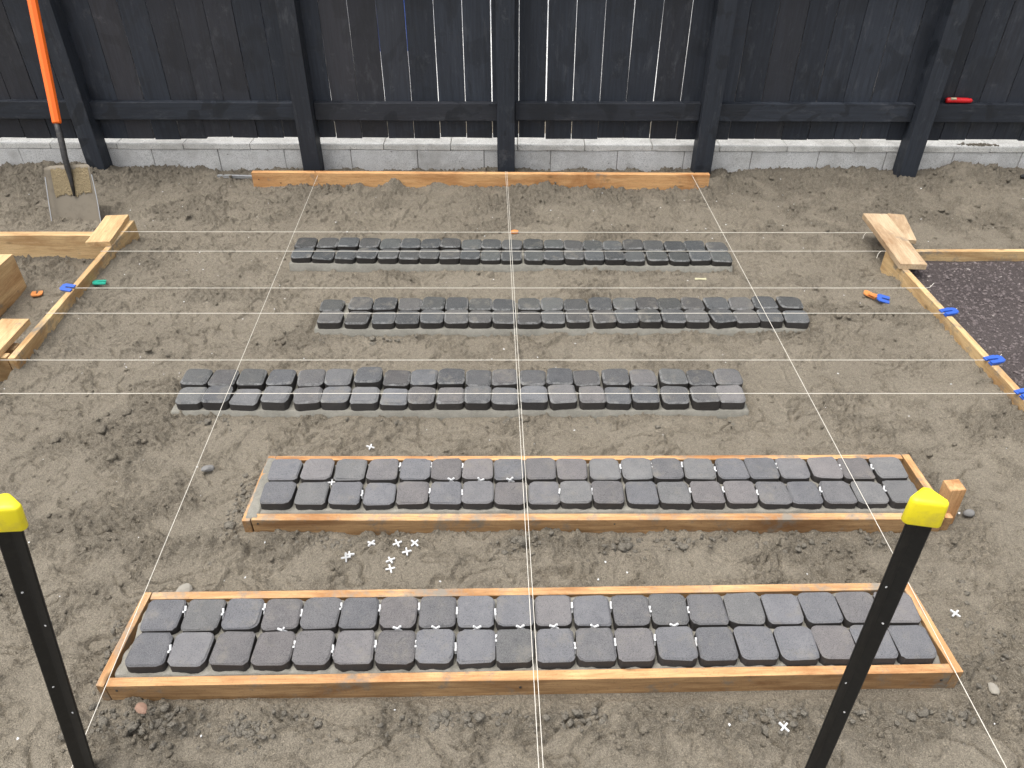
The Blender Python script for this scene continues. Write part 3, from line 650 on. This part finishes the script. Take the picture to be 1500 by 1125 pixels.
single('timber_offcut', 'flat pine offcut at the left edge, near the front corner', 'offcut', (-1.925, 2.05), (-1.930, 2.530), .108, .024, .1235, 'pine', 25, 'flat pine offcuts')
single('front_batten', 'thin batten under the near left offcut', 'batten', (-2.5, 2.318), (-1.856, 2.318), .030, .11, .098, 'pine', 26)
single('packing_block', 'small pine block tucked beside the near left offcut', 'block', (-1.955, 2.395), (-1.872, 2.400), .045, .03, .085, 'pine', 27)
# ------------------------------------------------------------------ right timber
single('side_board', 'narrow pine board on edge holding the strings on the right', 'board', (1.770, 1.55), (1.715, 3.150), .026, .13, .0985, 'pine_dirty', 28, ry=0)
single('back_batten', 'thin pine board on edge behind the dark gravel', 'board', (1.737, 3.153), (3.25, 3.165), .026, .12, .0985, 'pine_dirty', 29)
single('timber_plank', 'short flat pine plank laid over the right corner of the boards', 'plank', (1.750, 2.975), (1.778, 3.50), .115, .026, .1250, 'grey_pine', 30)
pl = single('timber_offcut', 'grey weathered offcut poking out behind the short right plank', 'offcut', (1.885, 3.33), (1.945, 3.615), .080, .02, .0700, 'grey_pine', 31, ry=0)

# ------------------------------------------------------------------ strings
def string(label, p0, p1, rad, tail=None, n=14, sag=.0, pts=None):
    n = -1 if pts else n; pts = pts or []
    for i in range(n + 1):
        t = i / n; p = Vector(p0).lerp(Vector(p1), t); p.z -= sag * 4 * t * (1 - t); pts.append(p)
    a = Vector(p0); th = thing('string_line', label, 'string', a, group='builder string lines')
    link('line', tube('line', [p - a for p in pts], rad, 5), 'string', th)
    if tail: link('loose_end', tube('loose_end', [Vector(q_) - a for q_ in tail], rad * .9, 5), 'string', th)
    return th
TR = ((3.345, -1.868, 1.748, 'farthest cross string, behind the last paver strip'), (3.147, -1.872, 1.738, 'second cross string from the fence, over the last paver strip'),
      (2.811, -1.862, 1.742, 'third cross string from the fence, held by a blue packer on each side'), (2.609, -1.856, 1.745, 'fourth cross string from the fence, over the fourth paver strip'),
      (2.284, -2.4, 1.757, 'fifth cross string, second nearest, just behind the third paver strip'), (2.084, -2.4, 1.764, 'nearest cross string, running over the third paver strip'))
for i, (y, x0, x1, lb) in enumerate(TR):
    z = .1005
    tail = [(x1 - .002, y, z), (x1 + .012, y + .002, z + .002), (x1 + .034, y + .02, z + .012)] if i > 1 else [(x1 - .06, y, z), (x1 - .075, y - .012, z - .008), (x1 - .085, y - .03, z - .02)]
    string(lb, (x0, y + (.004 if i == 0 else 0), z), (x1, y - (.008 if i == 0 else 0), z), .0011, tail)
string('left lengthwise string, passing over the left end of the nearest frame', (-1.085, 4.115, .075), (-.938, .70, .060), .0009)
string('right lengthwise string, passing outside the right end of the nearest frame', (1.0007, 4.105, .083), None, .0009,
       pts=[Vector(q_) for q_ in ((1.0007, 4.105, 0.083), (1.0177, 3.0, 0.08), (1.0352, 1.85, 0.077), (1.0418, 1.56, 0.073), (1.0543, 1.3, 0.0585), (1.0577, 1.02, 0.058), (1.0777, 0.7, 0.035))])
string('left of the two centre strings running from the long plank to the camera', (-.036, 4.130, .093), (.0595, .70, .085), .0008)
string('right of the two centre strings running from the long plank to the camera', (-.028, 4.130, .093), (.0690, .70, .085), .0008)

# ------------------------------------------------------------------ horseshoe packers
def packer_mesh():
    w_, l_, s_ = .0225, .026, .004
    pts = [(-w_, -l_), (-s_ * 1.2, -l_), (-s_, .004), (0, .009), (s_, .004), (s_ * 1.2, -l_), (w_, -l_), (w_, l_ * .6), (w_ * .6, l_), (-w_ * .6, l_), (-w_, l_ * .6)]
    return prism('packer', pts, -.0025, .0025)
PKM = {}
def packer(loc, rot, mat, label):
    if mat not in PKM: PKM[mat] = packer_mesh(); PKM[mat].materials.append(M[mat])
    return tag(link('plastic_packer', PKM[mat], None, None, loc, rot), label, 'packer', 'plastic horseshoe packers')
packer((-1.862, 2.805, .106), (R(5), R(-8), R(80)), 'blue', 'blue plastic packer on the left board, holding the third string')
packer((1.744, 2.795, .055), (R(70), R(0), R(85)), 'blue', 'blue plastic packer slipped behind the right board at the third string')
for (x, y), lb in (((1.738, 2.612), 'blue packer on the right board at the fourth string'), ((1.750, 2.278), 'blue packer on the right board at the fifth string'), ((1.757, 2.078), 'blue packer on the right board at the nearest cross string')):
    packer((x, y, .1045), (R(4), R(6), R(-75)), 'blue', lb)
    packer((x + .006, y - .004, .1105), (R(8), R(-3), R(-88)), 'blue', lb.replace('blue packer', 'upper blue packer of the pair'))
packer((-2.134, 2.993, gtop(-2.13, 2.99) + 0.006), (R(6), R(-5), R(200)), 'orangep', 'orange plastic packer lying on sand inside the left timber')
packer((-1.805, 2.944, gtop(-1.80, 2.94) + 0.007), (R(8), R(6), R(110)), 'green', 'green plastic packer lying on sand beside the left board')
packer((1.560, 2.905, gtop(1.56, 2.9) + 0.006), (R(14), R(4), R(60)), 'orangep', 'orange plastic packer on the sand left of the right board')
packer((1.572, 2.880, gtop(1.57, 2.88) + 0.010), (R(-10), R(14), R(20)), 'orangep', 'orange packer lying between the other orange packer and the blue one')
packer((1.592, 2.845, gtop(1.59, 2.845) + 0.006), (R(10), R(-12), R(70)), 'blue', 'blue packer on the sand, touching the orange packers')
o = link('yellow_scrap', prism('yellow_scrap', [(-.028, -.007), (.0, -.004), (.024, -.008), (.029, .009), (.004, .006), (-.025, .009)], -.0012, .0012), 'yellowbit', None, (.855, 3.06, gtop(.855, 3.06) + 0.003), (.1, .05, .1)); tag(o, 'small yellow scrap on the sand between the two far strips', 'scrap')
o = link('brick_chip', prism('brick_chip', [(-.02, -.01), (.012, -.014), (.022, .004), (.004, .014), (-.016, .01)], 0, .012, .002), 'orangep', None, (.012, 3.53, gz(.012, 3.53)), (.1, .1, .3)); tag(o, 'tiny orange chip on the sand behind the farthest strip', 'chip')

# ------------------------------------------------------------------ shovel
sh = thing('shovel', 'square-mouth shovel with orange handle, stuck in sand at the left', 'shovel', (-2.248, 3.672, -.01))
T0 = Vector((0, 0, 0)); axis = Vector((-.050, .455, .946)).normalized(); side = Vector((.985, -.02, .03)); side = (side - axis * side.dot(axis)).normalized(); nrm = axis.cross(side); nrm = nrm if nrm.y < 0 else -nrm
def sp(u, v, q_=0): return side * u + axis * v + nrm * q_
gu, gv = 13, 15; V = []; F_ = []
for face in (0, 1):
    for j in range(gv):
        for i in range(gu):
            u = -1 + 2 * i / (gu - 1); v = -.06 + .355 * j / (gv - 1); wv = .128 - .010 * max(0, (v - .1) / .2)
            top = max(0, abs(u) - .55) * .0 ; lip = .018 * max(0, (abs(u) - .75) / .25) ** 1.5
            dish = -.012 * (1 - u * u) + .030 * (v / .3) ** 2 * .4
            v -= .012 * max(0, abs(u) - .8) / .2 * (j == gv - 1); V.append(sp(u * wv, v, lip + dish - (0 if face == 0 else .003)))
for face in (0, 1):
    o_ = face * gu * gv
    for j in range(gv - 1):
        for i in range(gu - 1):
            q4 = (o_ + j * gu + i, o_ + j * gu + i + 1, o_ + (j + 1) * gu + i + 1, o_ + (j + 1) * gu + i); F_.append(q4 if face == 0 else q4[::-1])
def rim(a, b_): F_.append((a, b_, b_ + gu * gv, a + gu * gv))
for i in range(gu - 1): rim(i + 1, i); rim((gv - 1) * gu + i, (gv - 1) * gu + i + 1)
for j in range(gv - 1): rim(j * gu, (j + 1) * gu); rim((j + 1) * gu + gu - 1, j * gu + gu - 1)
bl_ = link('blade', mesh('blade', V, F_), 'blade', sh, smooth=True)
for u_ in (-1, 1): link('worn_edge', tube('worn_edge', [sp(u_ * (.1285 - .010 * max(0, (v_ - .1) / .2)), v_, .0165 + .012 * (v_ / .3) ** 2) for v_ in (.0, .06, .12, .18, .24)], .0022, 6), 'alu', bl_)
tt = np.linspace(0, 1, 90); low = .150 + .020 * perlin(tt, tt * 0, .16, 3) + .016 * perlin(tt, tt * 0, .06, 4) + .010 * perlin(tt, tt * 0, .025, 5)
hi = .276 + .008 * perlin(tt, tt * 0, .1, 6) + .006 * perlin(tt, tt * 0, .03, 7)
pts = [(-.098 + .196 * t, float(v)) for t, v in zip(tt, low)] + [(.098 - .196 * t, float(v)) for t, v in zip(tt, hi)]
bmc = bmesh.new(); vs = [bmc.verts.new(sp(u, v, -.012 * (1 - (u / .12) ** 2) + .012 * (v / .3) ** 2 + .0035)) for u, v in pts]; fc = bmc.faces.new(vs); bmesh.ops.triangulate(bmc, faces=[fc])
r_ = bmesh.ops.extrude_face_region(bmc, geom=bmc.faces[:]); bmesh.ops.translate(bmc, vec=-nrm * .006, verts=[v for v in r_['geom'] if isinstance(v, bmesh.types.BMVert)])
tag(link('dried_sand', bm_mesh('dried_sand', bmc), 'dry_sand', bl_), 'tan dried sand caked on the upper blade')
link('socket', tube('socket', [sp(0, .14, -.002), sp(0, .22, .006), sp(0, .28, .018), sp(.0, .33, .030), sp(-.003, .40, .031), sp(-.012, .46, .026), sp(-.020, .51, .023)], [.006, .011, .015, .0155, .0155, .0155, .0155], 10), 'steel_dark', sh, smooth=True)
hp = [sp(-.017, .495, .023), sp(-.017, .50, .023), sp(-.040, .9, .018), sp(-.060, 1.25, .012), sp(-.064, 1.32, .010)]
link('handle', tube('handle', hp, [.018, .0225, .024, .024, .022], 8), 'handle', sh)

# ------------------------------------------------------------------ star pickets with yellow caps
def picket(label, top, foot, spin):
    top, foot = Vector(top), Vector(foot); t = thing('star_picket', label, 'post', foot)
    d = (top - foot); L = d.length; rot = Vector((0, 0, 1)).rotation_difference(d.normalized()).to_euler()
    t.rotation_euler = rot
    rad, th_ = .0215, .0024; pts = []
    for k in range(3):
        a = math.radians(spin + 120 * k); u = Vector((math.cos(a), math.sin(a))); p = Vector((-u.y, u.x))
        for q_ in (u * .004 - p * (th_ + .0025), u * rad - p * th_, u * (rad + .001) + p * 0, u * rad + p * th_, u * .004 + p * (th_ + .0025)): pts.append((q_.x, q_.y))
    link('stem', prism('stem', pts, -.35, L - .005), 'picket', t)
    # punched holes along the two front flanges, showing as pale pips
    for k in range(3):
        a = math.radians(spin + 120 * k); u = Vector((math.cos(a), math.sin(a))); p = Vector((-u.y, u.x))
        if k > 0:
            for m_ in range(7):
                for sgn in ((1,) if p.y < 0 else (-1,)):
                    if (m_ + 2 * k) % 3: continue
                    c = u * .013 + p * (th_ + .0014) * sgn
                    link('pip', tube('pip', [(0, 0, -.0006), (0, 0, .0006)], .0021, 6), 'white', t, (c.x, c.y, L - .11 - .095 * m_), Vector((p.x * sgn, p.y * sgn, 0)).to_track_quat('Z', 'Y').to_euler())
    # cap: rounded three-sided hood
    ring = []
    for k in range(3):
        for s_ in range(-3, 4):
            a = math.radians(spin + 120 * k + s_ * 15); c = math.radians(spin + 120 * k); ring.append((math.cos(c) * .027 + math.cos(a) * .0125, math.sin(c) * .027 + math.sin(a) * .0125))
    u0 = (math.cos(math.radians(spin)), math.sin(math.radians(spin))); rg = []
    for x, y in ring:
        dd = x * u0[0] + y * u0[1]; q_ = dd * .55 if dd > 0 else dd; rg.append((x + u0[0] * (q_ - dd), y + u0[1] * (q_ - dd)))
    ring = rg
    lv = ((-.043, .80), (-.0415, .82), (.0, .78), (.004, .765), (.0065, .71), (.008, .45), (.0085, .0)); V = []; F2 = []; n_ = len(ring)
    for z, s_ in lv[:-1]: V += [(x * s_, y * s_, z) for x, y in ring]
    for j in range(len(lv) - 2):
        for i in range(n_): F2.append((j * n_ + i, j * n_ + (i + 1) % n_, (j + 1) * n_ + (i + 1) % n_, (j + 1) * n_ + i))
    V.append((0, 0, lv[-1][0])); e = len(V) - 1; b_ = (len(lv) - 2) * n_
    for i in range(n_): F2.append((b_ + i, b_ + (i + 1) % n_, e))
    F2.append(tuple(range(n_ - 1, -1, -1)))
    link('cap', mesh('cap', V, F2), 'yellow', t, (0, 0, L), smooth=True)
    return t
picket('black steel picket with a yellow cap, at the left edge in front', (-.792, .842, .838), (-.933, .835, 0), 103)
picket('black steel picket with a yellow cap, right front, over the paver strips', (.645, .845, .848), (.660, .838, 0), 78)

# ------------------------------------------------------------------ small things on the fence and wall
t = thing('hand_tool', 'red plastic hand tool lying on the fence rail at the right', 'tool', (2.455, 4.298, .416), (0, 0, -.03))
link('body', tube('body', [(-.07, 0, .015), (-.066, 0, .015), (-.02, 0, .016), (.03, 0, .015), (.062, 0, .014), (.072, 0, .012)], [.010, .0145, .015, .0145, .013, .008], 8), 'red', t, smooth=True)
link('slider', board('slider', .03, .012, .008, .002), 'yellowbit', t, (-.035, -.009, .026), (R(30), 0, 0))
link('tip', tube('tip', [(.072, 0, .012), (.084, 0, .011)], [.006, .003], 6), 'steel_dark', t)
t = thing('power_tool', 'black and lime-yellow tool end on the sand heap at the right edge', 'tool', (3.02, 4.16, gz(2.95, 4.16) + .012), (0, R(-6), R(-12)))
link('body', board('body', .24, .05, .045, .010, 3), 'dark', t, (.03, 0, .022)); link('grip', board('grip', .10, .054, .03, .006), 'lime', t, (.07, 0, .034)); link('nose', tube('nose', [(-.09, 0, .02), (-.13, 0, .018)], [.018, .010], 8), 'dark', t)
hp_ = np.random.default_rng(9); n = 120
P = np.stack([hp_.normal(2.68, .05, n).clip(2.57, 2.79), 4.385 - .012 * 2.68 + hp_.normal(0, .010, n).clip(-.02, .02), np.full(n, .164)], -1)
o = scatter('dirt_heap', P, hp_.uniform(.003, .009, n), 'clod', 1, .6, .2, .3, True, 12)
o.pop('kind', None) if hasattr(o, 'pop') else None
if 'kind' in o: del o['kind']
tag(o, 'small smear of dark dirt on the wall capping at the right', 'dirt')

# ------------------------------------------------------------------ a few stones one can pick out
def stone(label, x, y, size, mat, flat, seed):
    v, f = ico(2); r_ = np.random.default_rng(seed); d = r_.normal(0, 1, (7, 3)); d /= np.linalg.norm(d, axis=1)[:, None]
    h_ = np.ones(len(v))
    for q_ in d: h_ = np.minimum(h_, .72 / np.maximum(v @ q_, .05))      # cut by random planes: angular
    v = v * h_[:, None] * np.array([1, .72, flat]) * size
    o_ = link('stone', mesh('stone', v, [tuple(int(i_) for i_ in t_) for t_ in f]), mat, None, (x, y, gtop(x, y) + size * flat * .35), (r_.normal(0, .2), r_.normal(0, .2), r_.uniform(0, 3)))
    return tag(o_, label, 'stone', 'stones on the sand')
M['stone_pale'] = mat_plain('pale_stone', (.29, .268, .225), .8, .3, 0, (.21, .19, .155), .6, 40)
M['stone_red'] = mat_plain('reddish_stone', (.25, .155, .11), .8, .3, 0, (.20, .15, .11), .6, 40)
M['stone_grey'] = mat_plain('grey_stone', (.19, .185, .175), .8, .3, 0, (.13, .12, .11), .6, 40)
stone('pale angular stone on the sand left of the nearest frame', -1.205, 1.215, .017, 'stone_pale', .5, 1)
stone('reddish stone shard below the left corner of the nearest frame', -.865, .975, .020, 'stone_red', .35, 2)
stone('flat buff stone behind the left end of the nearest frame', -.885, 1.320, .030, 'stone_pale', .28, 3)
stone('grey stone beside the left lengthwise string, left of the second frame', -.975, 1.800, .022, 'stone_grey', .5, 4)
stone('dark grey lump on the sand right of the corner stake', 1.365, 1.600, .020, 'stone_grey', .6, 5)
stone('pale stone on the sand right of the nearest frame corner', 1.165, 1.040, .018, 'stone_pale', .45, 6)
